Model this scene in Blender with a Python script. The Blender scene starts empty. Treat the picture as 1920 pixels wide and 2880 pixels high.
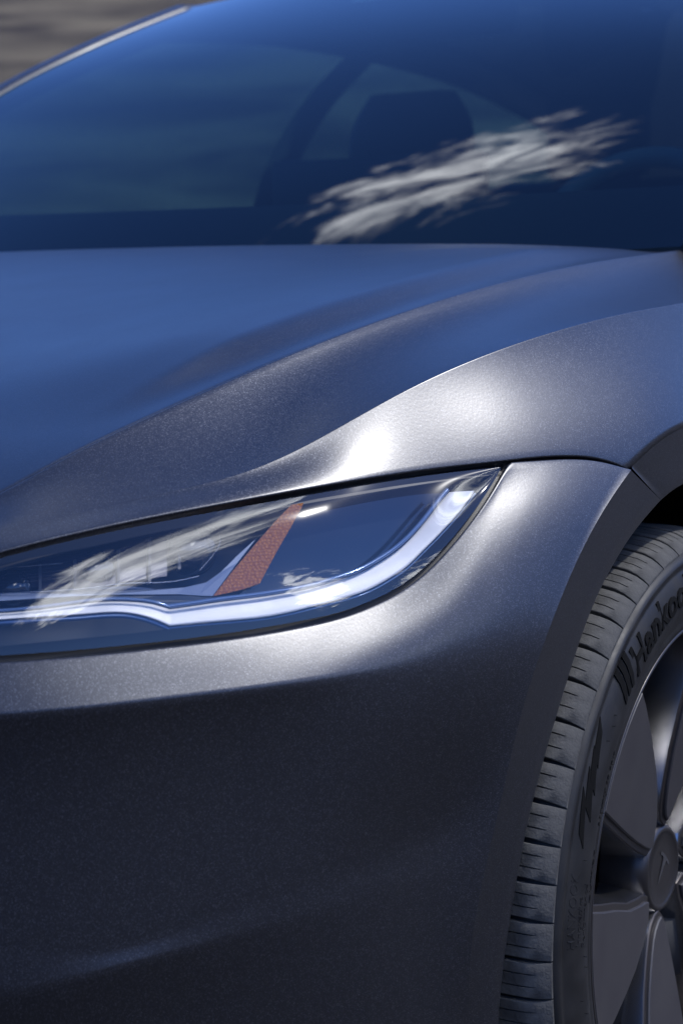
import bpy, bmesh, math, random
import numpy as np
from mathutils import Vector, Matrix
from mathutils.bvhtree import BVHTree

SC = bpy.context.scene
COL = SC.collection
R = math.radians

# ------------------------------------------------------------------ camera
CAM_P = np.array([1.5735, -.9176, .9242]); YAW, PITCH, ROLL, FPX = .5493, .1248, -.0197, 5600.
_F = np.array([-math.sin(YAW)*math.cos(PITCH), math.cos(YAW)*math.cos(PITCH), -math.sin(PITCH)])
_R = np.array([math.cos(YAW), math.sin(YAW), 0.]); _U = np.cross(_R, _F)
_R, _U = _R*math.cos(ROLL)+_U*math.sin(ROLL), _U*math.cos(ROLL)-_R*math.sin(ROLL)
cd = bpy.data.cameras.new('camera'); cam = bpy.data.objects.new('camera', cd); COL.objects.link(cam)
m = Matrix(((_R[0], _U[0], -_F[0], CAM_P[0]), (_R[1], _U[1], -_F[1], CAM_P[1]), (_R[2], _U[2], -_F[2], CAM_P[2]), (0, 0, 0, 1)))
cam.matrix_world = m
cd.sensor_fit = 'VERTICAL'; cd.sensor_height = 36.; cd.sensor_width = 24.; cd.lens = FPX*36/2880
cd.clip_start = .05; cd.clip_end = 4000
cd.dof.use_dof = True; cd.dof.focus_distance = 1.70; cd.dof.aperture_fstop = 8.0
SC.camera = cam

# ------------------------------------------------------------------ sun, sky, exposure
SUN_EL, SUN_AZ = 56., 119.          # azimuth from the car's nose (-Y) towards its left side (+X)
SUN = np.array([math.sin(R(SUN_AZ))*math.cos(R(SUN_EL)), -math.cos(R(SUN_AZ))*math.cos(R(SUN_EL)), math.sin(R(SUN_EL))])
sl = bpy.data.lights.new('sun', 'SUN'); so = bpy.data.objects.new('sun', sl); COL.objects.link(so)
sl.energy = 2.3; sl.angle = R(.53); sl.color = (1, .975, .94)
so.rotation_euler = Vector(SUN).to_track_quat('Z', 'Y').to_euler(); so.location = (3, 0, 6)
W = bpy.data.worlds.new('World'); SC.world = W; W.use_nodes = True
nt = W.node_tree; nt.nodes.clear()
def wn(t, **k):
    n = nt.nodes.new(t)
    for a, b in k.items(): setattr(n, a, b)
    return n
def wmath(op, a, b=None, c=None, clamp=False):
    n = wn('ShaderNodeMath', operation=op, use_clamp=clamp)
    for i, x in enumerate((a, b, c)):
        if x is None: continue
        if isinstance(x, (int, float)): n.inputs[i].default_value = x
        else: nt.links.new(x, n.inputs[i])
    return n.outputs[0]
sky = wn('ShaderNodeTexSky', sky_type='NISHITA', sun_disc=False)
sky.sun_elevation = R(SUN_EL); sky.sun_rotation = math.atan2(SUN[0], SUN[1])
sky.altitude = 900; sky.air_density = 1.0; sky.dust_density = .15; sky.ozone_density = 3.0
bg = wn('ShaderNodeBackground'); out = wn('ShaderNodeOutputWorld')
SKY_STRENGTH = .15
bg.inputs[1].default_value = SKY_STRENGTH
# scattered fair weather clouds: noise on a flat layer high above the ground
tc = wn('ShaderNodeTexCoord'); sep = wn('ShaderNodeSeparateXYZ'); nt.links.new(tc.outputs['Generated'], sep.inputs[0])
zz = wmath('MAXIMUM', sep.outputs[2], .04)
px = wmath('DIVIDE', sep.outputs[0], zz); py = wmath('DIVIDE', sep.outputs[1], zz)
cmb = wn('ShaderNodeCombineXYZ'); nt.links.new(px, cmb.inputs[0]); nt.links.new(py, cmb.inputs[1])
def cloud(cx, cy, ang, lx, ly, stretch, scale, lo, hi, seed):
    mp = wn('ShaderNodeMapping', vector_type='TEXTURE'); nt.links.new(cmb.outputs[0], mp.inputs[0])
    mp.inputs['Location'].default_value = (cx, cy, 0); mp.inputs['Rotation'].default_value = (0, 0, R(ang))
    s = wn('ShaderNodeSeparateXYZ'); nt.links.new(mp.outputs[0], s.inputs[0])
    nz = wn('ShaderNodeTexNoise', noise_dimensions='3D'); nz.inputs['Scale'].default_value = scale; nz.inputs['Detail'].default_value = 8; nz.inputs['Roughness'].default_value = .62; nz.inputs['Distortion'].default_value = .5
    c2 = wn('ShaderNodeCombineXYZ')
    nt.links.new(wmath('DIVIDE', s.outputs[0], stretch), c2.inputs[0]); nt.links.new(s.outputs[1], c2.inputs[1]); c2.inputs[2].default_value = seed
    nt.links.new(c2.outputs[0], nz.inputs['Vector'])
    ex = wmath('POWER', wmath('ABSOLUTE', wmath('DIVIDE', s.outputs[0], lx)), 2.); ey = wmath('POWER', wmath('ABSOLUTE', wmath('DIVIDE', s.outputs[1], ly)), 2.)
    env = wmath('SUBTRACT', 1., wmath('ADD', ex, ey))                 # 1 in the middle of the cloud, 0 at its rim
    v = wmath('ADD', wmath('MULTIPLY', env, .45), wmath('MULTIPLY', wmath('SUBTRACT', nz.outputs[0], .5), 1.7))
    mr = wn('ShaderNodeMapRange', interpolation_type='SMOOTHSTEP'); nt.links.new(v, mr.inputs[0]); mr.inputs[1].default_value = lo; mr.inputs[2].default_value = hi
    return mr.outputs[0]
hs = wn('ShaderNodeHueSaturation'); hs.inputs['Saturation'].default_value = 1.2; nt.links.new(sky.outputs[0], hs.inputs['Color'])
tm = wn('ShaderNodeMix', data_type='RGBA', blend_type='MULTIPLY'); tm.inputs[0].default_value = 1; tm.inputs[7].default_value = (.88, .85, 1.14, 1); nt.links.new(hs.outputs[0], tm.inputs[6]); skyc = tm.outputs[2]
CLOUDS = [(-.475, .445, 21, .175, .115, 1.9, 26., .10, .70, 2.6), (.88, -.50, 121, 1.1, .27, 5., 9., .04, .50, 4.1), (2.9, .18, 4, 1.4, .24, 1.5, 5., .16, .42, 7.3)]
mask = None
for c in CLOUDS:
    o = cloud(*c); mask = o if mask is None else wmath('MAXIMUM', mask, o)
if mask is not None:
    mx = wn('ShaderNodeMix', data_type='RGBA'); nt.links.new(mask, mx.inputs[0]); nt.links.new(skyc, mx.inputs[6])
    mx.inputs[7].default_value = (25., 26., 28., 1); nt.links.new(mx.outputs[2], bg.inputs[0])
else:
    nt.links.new(skyc, bg.inputs[0])
nt.links.new(bg.outputs[0], out.inputs[0])
SC.view_settings.view_transform = 'Standard'; SC.view_settings.look = 'None'; SC.view_settings.gamma = 1; SC.view_settings.use_curve_mapping = False
SC.view_settings.exposure = .42
SC.render.engine = 'CYCLES'
try:
    SC.cycles.use_denoising = True; SC.cycles.denoiser = 'OPENIMAGEDENOISE'; SC.cycles.denoising_prefilter = 'ACCURATE'
except Exception: pass
SC.cycles.max_bounces = 10; SC.cycles.transparent_max_bounces = 24; SC.cycles.caustics_reflective = True; SC.cycles.sample_clamp_indirect = 8
SC.cycles.blur_glossy = .3

# ------------------------------------------------------------------ materials
def mat(name, col=(.5, .5, .5), rough=.5, metal=0., coat=0., coat_rough=.05, spec=.5, emit=None):
    M = bpy.data.materials.new(name); M.use_nodes = True
    b = M.node_tree.nodes['Principled BSDF']
    b.inputs['Base Color'].default_value = (*col, 1); b.inputs['Roughness'].default_value = rough; b.inputs['Metallic'].default_value = metal
    b.inputs['Coat Weight'].default_value = coat; b.inputs['Coat Roughness'].default_value = coat_rough; b.inputs['Specular IOR Level'].default_value = spec
    return M
def N_(M, t, **k):
    n = M.node_tree.nodes.new(t)
    for a, b in k.items(): setattr(n, a, b)
    return n
def noise_col(M, scale, c0, c1, detail=6, lo=.35, hi=.65, vec='Object', rough=None, bump=0, bscale=None, bdist=.001):
    L = M.node_tree.links; b = M.node_tree.nodes['Principled BSDF']
    t = N_(M, 'ShaderNodeTexCoord'); n = N_(M, 'ShaderNodeTexNoise'); n.inputs['Scale'].default_value = scale; n.inputs['Detail'].default_value = detail
    L.new(t.outputs[vec], n.inputs['Vector']); r = N_(M, 'ShaderNodeValToRGB'); L.new(n.outputs[0], r.inputs[0])
    r.color_ramp.elements[0].position = lo; r.color_ramp.elements[1].position = hi
    r.color_ramp.elements[0].color = (*c0, 1); r.color_ramp.elements[1].color = (*c1, 1); L.new(r.outputs[0], b.inputs['Base Color'])
    if rough:
        q = N_(M, 'ShaderNodeMapRange'); L.new(n.outputs[0], q.inputs[0]); q.inputs[1].default_value = lo; q.inputs[2].default_value = hi; q.inputs[3].default_value = rough[0]; q.inputs[4].default_value = rough[1]; L.new(q.outputs[0], b.inputs['Roughness'])
    if bump:
        n2 = N_(M, 'ShaderNodeTexNoise'); n2.inputs['Scale'].default_value = bscale; n2.inputs['Detail'].default_value = 4; L.new(t.outputs[vec], n2.inputs['Vector'])
        bp_ = N_(M, 'ShaderNodeBump'); bp_.inputs['Strength'].default_value = bump; bp_.inputs['Distance'].default_value = bdist; L.new(n2.outputs[0], bp_.inputs['Height']); L.new(bp_.outputs[0], b.inputs['Normal'])
    return M

def paint_material():
    M = mat('satin_grey_paint', (.1, .1, .12), .52, .9, 1., .32)
    L = M.node_tree.links; b = M.node_tree.nodes['Principled BSDF']
    t = N_(M, 'ShaderNodeTexCoord')
    v = N_(M, 'ShaderNodeTexVoronoi', feature='F1'); v.inputs['Scale'].default_value = 1800; L.new(t.outputs['Object'], v.inputs['Vector'])
    sb = N_(M, 'ShaderNodeVectorMath', operation='SUBTRACT'); L.new(v.outputs['Color'], sb.inputs[0]); sb.inputs[1].default_value = (.5, .5, .5)
    sc = N_(M, 'ShaderNodeVectorMath', operation='SCALE'); L.new(sb.outputs[0], sc.inputs[0]); sc.inputs['Scale'].default_value = .15
    g = N_(M, 'ShaderNodeNewGeometry'); ad = N_(M, 'ShaderNodeVectorMath', operation='ADD'); L.new(g.outputs['Normal'], ad.inputs[0]); L.new(sc.outputs[0], ad.inputs[1])
    nm = N_(M, 'ShaderNodeVectorMath', operation='NORMALIZE'); L.new(ad.outputs[0], nm.inputs[0]); L.new(nm.outputs[0], b.inputs['Normal'])
    sx = N_(M, 'ShaderNodeSeparateColor'); L.new(v.outputs['Color'], sx.inputs[0])
    r = N_(M, 'ShaderNodeValToRGB'); L.new(sx.outputs[0], r.inputs[0])
    e = r.color_ramp.elements; e[0].position = 0; e[0].color = (.0175, .0190, .0270, 1); e[1].position = 1; e[1].color = (.11, .116, .135, 1)
    k = e.new(.82); k.color = (.0245, .0265, .036, 1)
    L.new(r.outputs[0], b.inputs['Base Color'])
    # film over the paint keeps its own smooth normal; faint orange peel and wipe marks
    n = N_(M, 'ShaderNodeTexNoise'); n.inputs['Scale'].default_value = 420; n.inputs['Detail'].default_value = 2; L.new(t.outputs['Object'], n.inputs['Vector'])
    bp_ = N_(M, 'ShaderNodeBump'); bp_.inputs['Strength'].default_value = .06; bp_.inputs['Distance'].default_value = .0006; L.new(n.outputs[0], bp_.inputs['Height']); L.new(bp_.outputs[0], b.inputs['Coat Normal']); b.inputs['Coat IOR'].default_value = 1.58
    n3 = N_(M, 'ShaderNodeTexNoise'); n3.inputs['Scale'].default_value = 9; n3.inputs['Detail'].default_value = 5; L.new(t.outputs['Object'], n3.inputs['Vector'])
    q = N_(M, 'ShaderNodeMapRange'); L.new(n3.outputs[0], q.inputs[0]); q.inputs[1].default_value = .3; q.inputs[2].default_value = .7; q.inputs[3].default_value = .29; q.inputs[4].default_value = .34; L.new(q.outputs[0], b.inputs['Coat Roughness'])
    return M

def glass_material(name, tint, rough=0.0, haze=.0, ior=1.5, gain=1.7):
    M = bpy.data.materials.new(name); M.use_nodes = True; T = M.node_tree; T.nodes.clear(); L = T.links
    o = N_(M, 'ShaderNodeOutputMaterial'); tr = N_(M, 'ShaderNodeBsdfTransparent'); tr.inputs[0].default_value = (*tint, 1)
    gl = N_(M, 'ShaderNodeBsdfGlossy'); gl.inputs['Roughness'].default_value = rough; gl.inputs[0].default_value = (1, 1, 1, 1)
    # thin pane: Schlick reflectance, the same from either side; both faces of the pane reflect
    def mm(op, a, b):
        n = N_(M, 'ShaderNodeMath', operation=op)
        for i, x in enumerate((a, b)):
            if isinstance(x, (int, float)): n.inputs[i].default_value = x
            else: L.new(x, n.inputs[i])
        return n
    ge = N_(M, 'ShaderNodeNewGeometry'); dt = N_(M, 'ShaderNodeVectorMath', operation='DOT_PRODUCT'); L.new(ge.outputs['Incoming'], dt.inputs[0]); L.new(ge.outputs['Normal'], dt.inputs[1])
    f0 = ((ior-1)/(ior+1))**2; c5 = mm('POWER', mm('SUBTRACT', 1., mm('ABSOLUTE', dt.outputs['Value'], 0.).outputs[0]).outputs[0], 5.)
    fm = mm('MULTIPLY', mm('ADD', f0, mm('MULTIPLY', c5.outputs[0], 1-f0).outputs[0]).outputs[0], gain); fm.use_clamp = True
    mx = N_(M, 'ShaderNodeMixShader'); L.new(fm.outputs[0], mx.inputs[0]); L.new(tr.outputs[0], mx.inputs[1]); L.new(gl.outputs[0], mx.inputs[2])
    last = mx
    if haze:
        g2 = N_(M, 'ShaderNodeBsdfGlossy'); g2.inputs['Roughness'].default_value = .09
        m2 = N_(M, 'ShaderNodeMixShader'); m2.inputs[0].default_value = haze; L.new(mx.outputs[0], m2.inputs[1]); L.new(g2.outputs[0], m2.inputs[2]); last = m2
    L.new(last.outputs[0], o.inputs[0])
    return M

PAINT = paint_material()
M_BLACK = mat('black_seal_rubber', (.008, .008, .009), .5)
M_LINER = noise_col(mat('wheel_liner_felt', (.006, .006, .006), .95, spec=.1), 60, (.004, .004, .004), (.009, .009, .009))
M_GLOSSBLACK = mat('black_lens_print', (.006, .008, .012), .7, spec=.1)
M_LENS = glass_material('headlight_lens_polycarbonate', (.97, .98, 1.), .010, .010, 1.55)
M_WIND = glass_material('windscreen_glass', (.21, .33, .36), 0., .0, 1.52, 1.15)
M_SIDEGLASS = glass_material('side_glass', (.32, .50, .54), 0.)

# ------------------------------------------------------------------ helpers
def ray(u, v): return _F + _R*(u-960)/FPX - _U*(v-1440)/FPX
def onX(u, v, X):
    d = ray(u, v); return CAM_P + (X-CAM_P[0])/d[0]*d
def nat(x, y, xx):
    n = len(x); h = np.diff(x); A = np.zeros((n, n)); b = np.zeros(n); A[0, 0] = A[-1, -1] = 1
    for i in range(1, n-1):
        A[i, i-1] = h[i-1]; A[i, i] = 2*(h[i-1]+h[i]); A[i, i+1] = h[i]; b[i] = 6*((y[i+1]-y[i])/h[i]-(y[i]-y[i-1])/h[i-1])
    Mm = np.linalg.solve(A, b); i = np.clip(np.searchsorted(x, xx)-1, 0, n-2); d = xx-x[i]
    return y[i]+d*((y[i+1]-y[i])/h[i]-h[i]*(2*Mm[i]+Mm[i+1])/6)+d**2*Mm[i]/2+d**3*(Mm[i+1]-Mm[i])/(6*h[i])
def spl(pts, n=300):
    P = np.array(pts, float); t = np.r_[0, np.cumsum(np.linalg.norm(np.diff(P, axis=0), axis=1))]; tt = np.linspace(0, t[-1], n)
    return np.array([nat(t, P[:, k], tt) for k in range(P.shape[1])]).T
def kap(P): return np.where(P[:, 1] < 1, np.degrees(np.arctan2(P[:, 0], np.maximum(1-P[:, 1], 1e-6))), 90+(P[:, 1]-1)*80)
class Curve:
    """feature line: spline segments joined end to end, read by the angle kappa round the front corner"""
    def __init__(s, *segs, extra=()):
        s.P = np.vstack([spl(g) if i == 0 else spl(g)[1:] for i, g in enumerate(segs)]); s.k = np.maximum.accumulate(kap(s.P)+np.arange(len(s.P))*1e-7)
    def at(s, k): return np.array([np.interp(k, s.k, s.P[:, j]) for j in range(3)]).T
    def end(s): return s.k[-1]
def unit(a): return a/np.maximum(np.linalg.norm(a, axis=-1, keepdims=True), 1e-9)
def smooth1(a, n=2):
    for _ in range(n):
        b = a.copy(); b[1:-1] = (a[:-2]+2*a[1:-1]+a[2:])/4; a = b
    return a
def normals(P, el, sm=6):
    t = unit(smooth1(np.gradient(P, axis=0), sm)); h = unit(np.c_[t[:, 1], -t[:, 0], t[:, 0]*0]); mm = unit(np.cross(h, t))
    mm = np.where((mm[:, 2] < 0)[:, None], -mm, mm); e = np.radians(el)[:, None]
    return unit(np.cos(e)*h+np.sin(e)*mm)
def auto(Pu, P, Pd):
    t = unit(smooth1(np.gradient(P, axis=0), 6)); c = unit(Pd-P)+unit(P-Pu); n = unit(np.cross(c, t)); h = np.c_[t[:, 1], -t[:, 0], t[:, 0]*0]
    return smooth1(np.where(((n*h).sum(1) < 0)[:, None], -n, n), 6)
def blend(Na, Nb, k, *kn): w = np.interp(k, [a for a, b in kn], [b for a, b in kn])[:, None]; return unit(Na*(1-w)+Nb*w)
def hpt(A, NA, B, NB, s, ka=1., kb=1.):
    c = B-A; ta = c-(c*NA).sum(1, keepdims=True)*NA; tb = c-(c*NB).sum(1, keepdims=True)*NB; lc = np.linalg.norm(c, axis=1, keepdims=True)
    return (2*s**3-3*s**2+1)*A+(s**3-2*s**2+s)*unit(ta)*lc*ka+(-2*s**3+3*s**2)*B+(s**3-s**2)*unit(tb)*lc*kb
def hermite(A, NA, B, NB, n, ka=1., kb=1.):
    c = B-A; ta = c-(c*NA).sum(1, keepdims=True)*NA; tb = c-(c*NB).sum(1, keepdims=True)*NB
    lc = np.linalg.norm(c, axis=1, keepdims=True)
    ta = unit(ta)*lc*ka; tb = unit(tb)*lc*kb
    rows = []
    for i in range(n+1):
        s = i/n; rows.append((2*s**3-3*s**2+1)*A+(s**3-2*s**2+s)*ta+(-2*s**3+3*s**2)*B+(s**3-s**2)*tb)
    return rows
def hem(E, inside, Nn, depth=.012, w=.0016):
    c = unit(E-inside)
    return [E+c*w*a-Nn*w*b for a, b in ((.45, .1), (.8, .42), (1., 1.))]+[E+c*w-Nn*depth]
def grid_mesh(rows, flip=False):
    rows = np.array(rows); n, mcol, _ = rows.shape
    vs = rows.reshape(-1, 3); fs = []
    for i in range(n-1):
        for j in range(mcol-1):
            a = i*mcol+j; q = (a, a+1, a+mcol+1, a+mcol); fs.append(q[::-1] if flip else q)
    return vs, fs
def mesh_obj(name, vs, fs, material, parent=None, smooth=True, weld=False):
    me = bpy.data.meshes.new(name); me.from_pydata([tuple(map(float, v)) for v in vs], [], [tuple(int(i) for i in f) for f in fs])
    if weld:
        b = bmesh.new(); b.from_mesh(me); bmesh.ops.remove_doubles(b, verts=b.verts, dist=1e-5); bmesh.ops.recalc_face_normals(b, faces=b.faces); b.to_mesh(me); b.free()
    if smooth: me.polygons.foreach_set('use_smooth', [True]*len(me.polygons))
    if material: me.materials.append(material)
    o = bpy.data.objects.new(name, me); COL.objects.link(o); o.parent = parent
    return o
def grid_obj(name, rows, material, parent, flip=False): return mesh_obj(name, *grid_mesh(rows, flip), material, parent)
def mirror_obj(o, parent):
    """the same part on the car's other side"""
    me = o.data.copy(); me.transform(Matrix.Diagonal((-1, 1, 1, 1))); me.flip_normals()
    c = bpy.data.objects.new(o.name, me); COL.objects.link(c); c.parent = parent
    for ch in list(o.children): mirror_obj(ch, c)
    return c
def join_grids(grids):
    V, F_ = [], []
    for rows, flip in grids:
        v, f = grid_mesh(rows, flip); k = len(V); V += list(v); F_ += [tuple(i+k for i in q) for q in f]
    return V, F_
def empty(name, loc=(0, 0, 0), parent=None):
    o = bpy.data.objects.new(name, None); COL.objects.link(o); o.location = loc; o.parent = parent; o.empty_display_size = .1
    return o
def lathe(profile, n, axis_x=True):
    """profile: list of (x, r); spun about the wheel axle"""
    vs, fs = [], []
    m_ = len(profile)
    for i in range(n):
        a = 2*math.pi*i/n
        for x, r in profile: vs.append((x, -r*math.cos(a), r*math.sin(a)))
    for i in range(n):
        for j in range(m_-1):
            a = i*m_+j; b = ((i+1) % n)*m_+j; fs.append((a, a+1, b+1, b))
    return vs, fs
def box_mesh(cx, cy, cz, sx, sy, sz):
    vs = [(cx+a*sx/2, cy+b*sy/2, cz+c*sz/2) for a in (-1, 1) for b in (-1, 1) for c in (-1, 1)]
    return vs, [(0, 1, 3, 2), (4, 6, 7, 5), (0, 4, 5, 1), (2, 3, 7, 6), (0, 2, 6, 4), (1, 5, 7, 3)]
def bevel(o, w=.005, seg=2):
    b = bmesh.new(); b.from_mesh(o.data); bmesh.ops.recalc_face_normals(b, faces=b.faces)
    bmesh.ops.bevel(b, geom=[e for e in b.edges], offset=w, segments=seg, affect='EDGES', profile=.6); b.to_mesh(o.data); b.free()
    o.data.polygons.foreach_set('use_smooth', [True]*len(o.data.polygons)); return o
def tube(pts, rad, n=8, closed=False):
    P = np.array(pts, float); vs, fs = [], []; T = unit(np.gradient(P, axis=0))
    up = np.array([0, 0, 1.]); 
    for p, t in zip(P, T):
        a = np.cross(t, up); a = a/np.linalg.norm(a) if np.linalg.norm(a) > 1e-3 else np.array([1., 0, 0]); b = np.cross(t, a)
        for i in range(n):
            w = 2*math.pi*i/n; vs.append(p+rad*(math.cos(w)*a+math.sin(w)*b))
    mm = len(P)
    for i in range(mm-1 if not closed else mm):
        for j in range(n):
            k = ((i+1) % mm)*n; fs.append((i*n+j, i*n+(j+1) % n, k+(j+1) % n, k+j))
    return vs, fs

# ------------------------------------------------------------------ setting
def ground():
    M = mat('asphalt', (.045, .045, .047), .85); noise_col(M, 55, (.032, .029, .027), (.066, .060, .054), bump=.5, bscale=240, bdist=.004, rough=(.75, .95))
    vs = [(-400, -400, 0), (400, -400, 0), (400, 400, 0), (-400, 400, 0)]
    g = mesh_obj('ground', vs, [(0, 1, 2, 3)], M, smooth=False); g['kind'] = 'structure'
    # dry earth bank behind, unseen front and sides added to block low sky
    B = mat('dry_earth', (.2, .15, .1), .95, spec=.15)
    L = B.node_tree.links; b = B.node_tree.nodes['Principled BSDF']; t = N_(B, 'ShaderNodeTexCoord'); mp = N_(B, 'ShaderNodeMapping'); mp.inputs['Scale'].default_value = (.16, .16, 1.1); L.new(t.outputs['Object'], mp.inputs[0])
    n = N_(B, 'ShaderNodeTexNoise'); n.inputs['Scale'].default_value = 1.; n.inputs['Detail'].default_value = 5; n.inputs['Distortion'].default_value = .6; L.new(mp.outputs[0], n.inputs[0])
    r = N_(B, 'ShaderNodeValToRGB'); L.new(n.outputs[0], r.inputs[0]); e = r.color_ramp.elements; e[0].position = .36; e[0].color = (.05, .042, .036, 1); e[1].position = .66; e[1].color = (.20, .165, .11, 1); L.new(r.outputs[0], b.inputs['Base Color'])
    rng = random.Random(3); vs, fs = [], []; nA, nR = 140, 16
    for i in range(nA+1):
        a = 2*math.pi*(i % nA)/nA
        for j in range(nR+1):
            s = j/nR; rad = 34+s*44; h = (13+4*math.sin(a+.8))*(s*s*(3-2*s))+.9*math.sin(a*9+s*3)*s*(1.2-s)+rng.uniform(-.25, .25)*min(1, s*4)
            vs.append((rad*math.cos(a), rad*math.sin(a), -.02 if j == 0 else h))
    for i in range(nA):
        for j in range(nR): a = i*(nR+1)+j; fs.append((a, a+nR+1, a+nR+2, a+1))
    k = mesh_obj('earth_bank', vs, fs, B); k['kind'] = 'structure'
ground()

# ------------------------------------------------------------------ car body: feature lines
CAR = empty('car'); CAR['label'] = 'dark grey satin metallic sedan with slim swept-back headlights, parked on asphalt'; CAR['category'] = 'car'
HL = Curve([(.30, .035, .662), (.40, .085, .690), (.470, .130, .708), (.539, .2009, .7367), (.5873, .300, .7807), (.6201, .4012, .8151), (.6436, .4972, .8419), (.6619, .5864, .8626), (.6759, .6704, .8788), (.6888, .7762, .895), (.6975, .877, .9069), (.706, 1.0, .9178), (.7178, 1.175, .9281), (.728, 1.33, .934), (.735, 1.45, .936)])
LTp = [(.40, .058, .668), (.50, .102, .690), (.570, .145, .707), (.6246, .2005, .7232), (.6678, .2584, .7341), (.7057, .3185, .7415), (.7388, .3801, .7471), (.7686, .4416, .7515), (.7980, .5000, .7547), (.8335, .5580, .7565)]
TIP = LTp[-1]
CUTp = [TIP, (.8455, .5800, .7570), (.8600, .6120, .7560), (.8745, .6430, .7522), (.893, .6770, .7420)]
J = CUTp[-1]
FBf = [J, (.8960, .7155, .7555), (.8985, .7797, .7689), (.900, .85, .7705), (.900, .95, .755), (.899, 1.06, .71), (.898, 1.16, .635), (.897, 1.24, .52), (.897, 1.275, .40), (.896, 1.30, .30), (.896, 1.36, .26), (.896, 1.45, .25)]
FBOT = Curve(LTp, CUTp, FBf)
FC = Curve([(.375, .055, .670), (.48, .106, .697), (.550, .153, .7165), (.604, .212, .7335), (.645, .270, .746), (.679, .322, .7545), (.7005, .362, .7622), (.7185, .407, .7750), (.7395, .4595, .7957), (.7625, .5208, .8194), (.7935, .6115, .8452), (.8150, .703, .8610), (.832, .820, .8726), (.841, .910, .8774), (.846, 1.05, .884), (.850, 1.25, .889), (.852, 1.45, .890)])
LBp = [(.40, .046, .646), (.50, .075, .6455), (.58, .115, .645), (.6501, .168, .6456), (.6989, .2238, .6466), (.7409, .2845, .6482), (.7708, .3352, .6512), (.7854, .3642, .6539), (.7993, .3957, .6604), (.8094, .4211, .6687), (.819, .448, .6827), (.8280, .4770, .7027), (.8345, .5105, .7265), (.8352, .5340, .7417), TIP]
NOSE = [(0, .02, .640), (.15, .024, .642), (.28, .031, .645), (.40, .046, .646)]
BTOP = Curve(NOSE, LBp, CUTp)
FB_uv = [(1747, 1358), (1707, 1417), (1672, 1477), (1636, 1548), (1608, 1607), (1577, 1678), (1541, 1775), (1511, 1860), (1481, 1951), (1461, 2021), (1436, 2126), (1416, 2217), (1396, 2302), (1366, 2430), (1341, 2553), (1326, 2678), (1316, 2804)]
AE_uv = [(1920, 1358), (1855.5, 1405), (1818, 1451), (1782, 1492), (1747, 1544), (1715, 1599), (1687, 1655), (1664, 1706), (1642, 1765), (1601.7, 1885), (1566.6, 2001), (1536.5, 2101), (1511, 2192), (1486, 2292), (1461, 2402), (1441, 2523), (1423.6, 2628), (1408.5, 2743), (1396, 2854)]
fbx = lambda v: np.interp(v, [1317, 1500, 1800, 2200, 2480, 2800], [.893, .8920, .888, .870, .858, .849])
aex = lambda v: np.interp(v, [1358, 1405, 1500, 1800, 2200, 2480, 2854], [.8960, .8925, .8905, .8845, .8745, .8670, .8595])
FBb = spl([J]+[onX(u, v, fbx(v)) for u, v in FB_uv[::2]]+[(.848, .454, .28), (.848, .454, .17)])     # bumper side of the arch, downwards
AEf = spl([onX(u, v, aex(v)) for u, v in AE_uv[1::2]]+[(.8585, .474, .27), (.8585, .474, .17)])           # opening edge, downwards from the joint
CUTE = onX(*AE_uv[1], aex(AE_uv[1][1]))
def fb_at(z): i = np.argsort(FBb[:, 2]); return np.array([np.interp(z, FBb[i, 2], FBb[i, j]) for j in range(3)])
def row(pts, z_end): e = fb_at(z_end); return Curve(pts+[tuple(e)])
BC = row([(0, -.006, .600), (.15, -.002, .602), (.30, .011, .606), (.5, .047, .610), (.6335, .1275, .6107), (.6908, .1782, .6124), (.7395, .2385, .6134), (.7815, .3020, .6140), (.8175, .3675, .6155), (.8535, .4380, .6195)], .622)
UL = row([(0, .004, .45), (.30, .022, .446), (.5, .060, .441), (.6310, .1320, .4375), (.6880, .1830, .4290), (.7370, .2430, .4415), (.7790, .3060, .4545), (.8130, .3730, .466), (.8430, .4360, .480)], .494)
LC = row([(0, -.004, .385), (.30, .012, .388), (.5, .050, .393), (.6325, .1295, .4004), (.6895, .1805, .4140), (.7380, .2410, .4235), (.7795, .3045, .4302), (.8130, .3700, .4345), (.8380, .4240, .4375)], .440)
BB = row([(0, .03, .17), (.30, .045, .17), (.5, .085, .17), (.625, .155, .17), (.685, .208, .17), (.735, .266, .17), (.775, .328, .17), (.807, .382, .17), (.830, .425, .17)], .172)


def el(k, *kn): return np.interp(k, [a for a, b in kn], [b for a, b in kn])

# ---- fender: crest along the bonnet, hollow, crease, wheel-arch shoulder
k0, k1 = 26.8, HL.end()
u01 = np.linspace(0, 1, 260)
def cols(curve, ka, kb): return ka+(kb-ka)*u01
kf = k0+(k1-k0)*u01
pH = HL.at(kf); pF = FC.at(kf); pB = FBOT.at(kf)
pH = smooth1(pH, 3); pF = smooth1(pF, 3)
nH = normals(pH, el(kf, (26, 62), (38, 60), (46, 54), (55, 45), (70, 43), (90, 47), (126, 54)))
aF = auto(pH, pF, pB)
nFu = normals(pF, el(kf, (26, 66), (40, 70), (48, 74), (58, 83), (70, 86), (90, 83), (126, 72)))
nFd = normals(pF, el(kf, (26, 66), (40, 62), (45, 54), (49, 43), (54, 38), (58, 34), (62, 32), (66, 31), (74, 31), (90, 30), (126, 30)))
nB = normals(pB, el(kf, (26, 62), (40, 60), (46, 50), (50, 38), (58, 30), (66, 25), (76, 20), (90, 14), (126, 5)), 160)
nFu = blend(aF, nFu, kf, (40, 0), (50, 1)); nFd = blend(aF, nFd, kf, (40, 0), (50, 1))
sp = 1-(1-np.linspace(0, 1, 31))**1.7
def herm_rows(A, NA, B, NB, S, ka=1., kb=1.):
    return [hpt(A, NA, B, NB, x, ka, kb) for x in S]
top = herm_rows(pH+(pF-pH)*.012, nH, pF, nFu, sp, .9, 1.)
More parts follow.
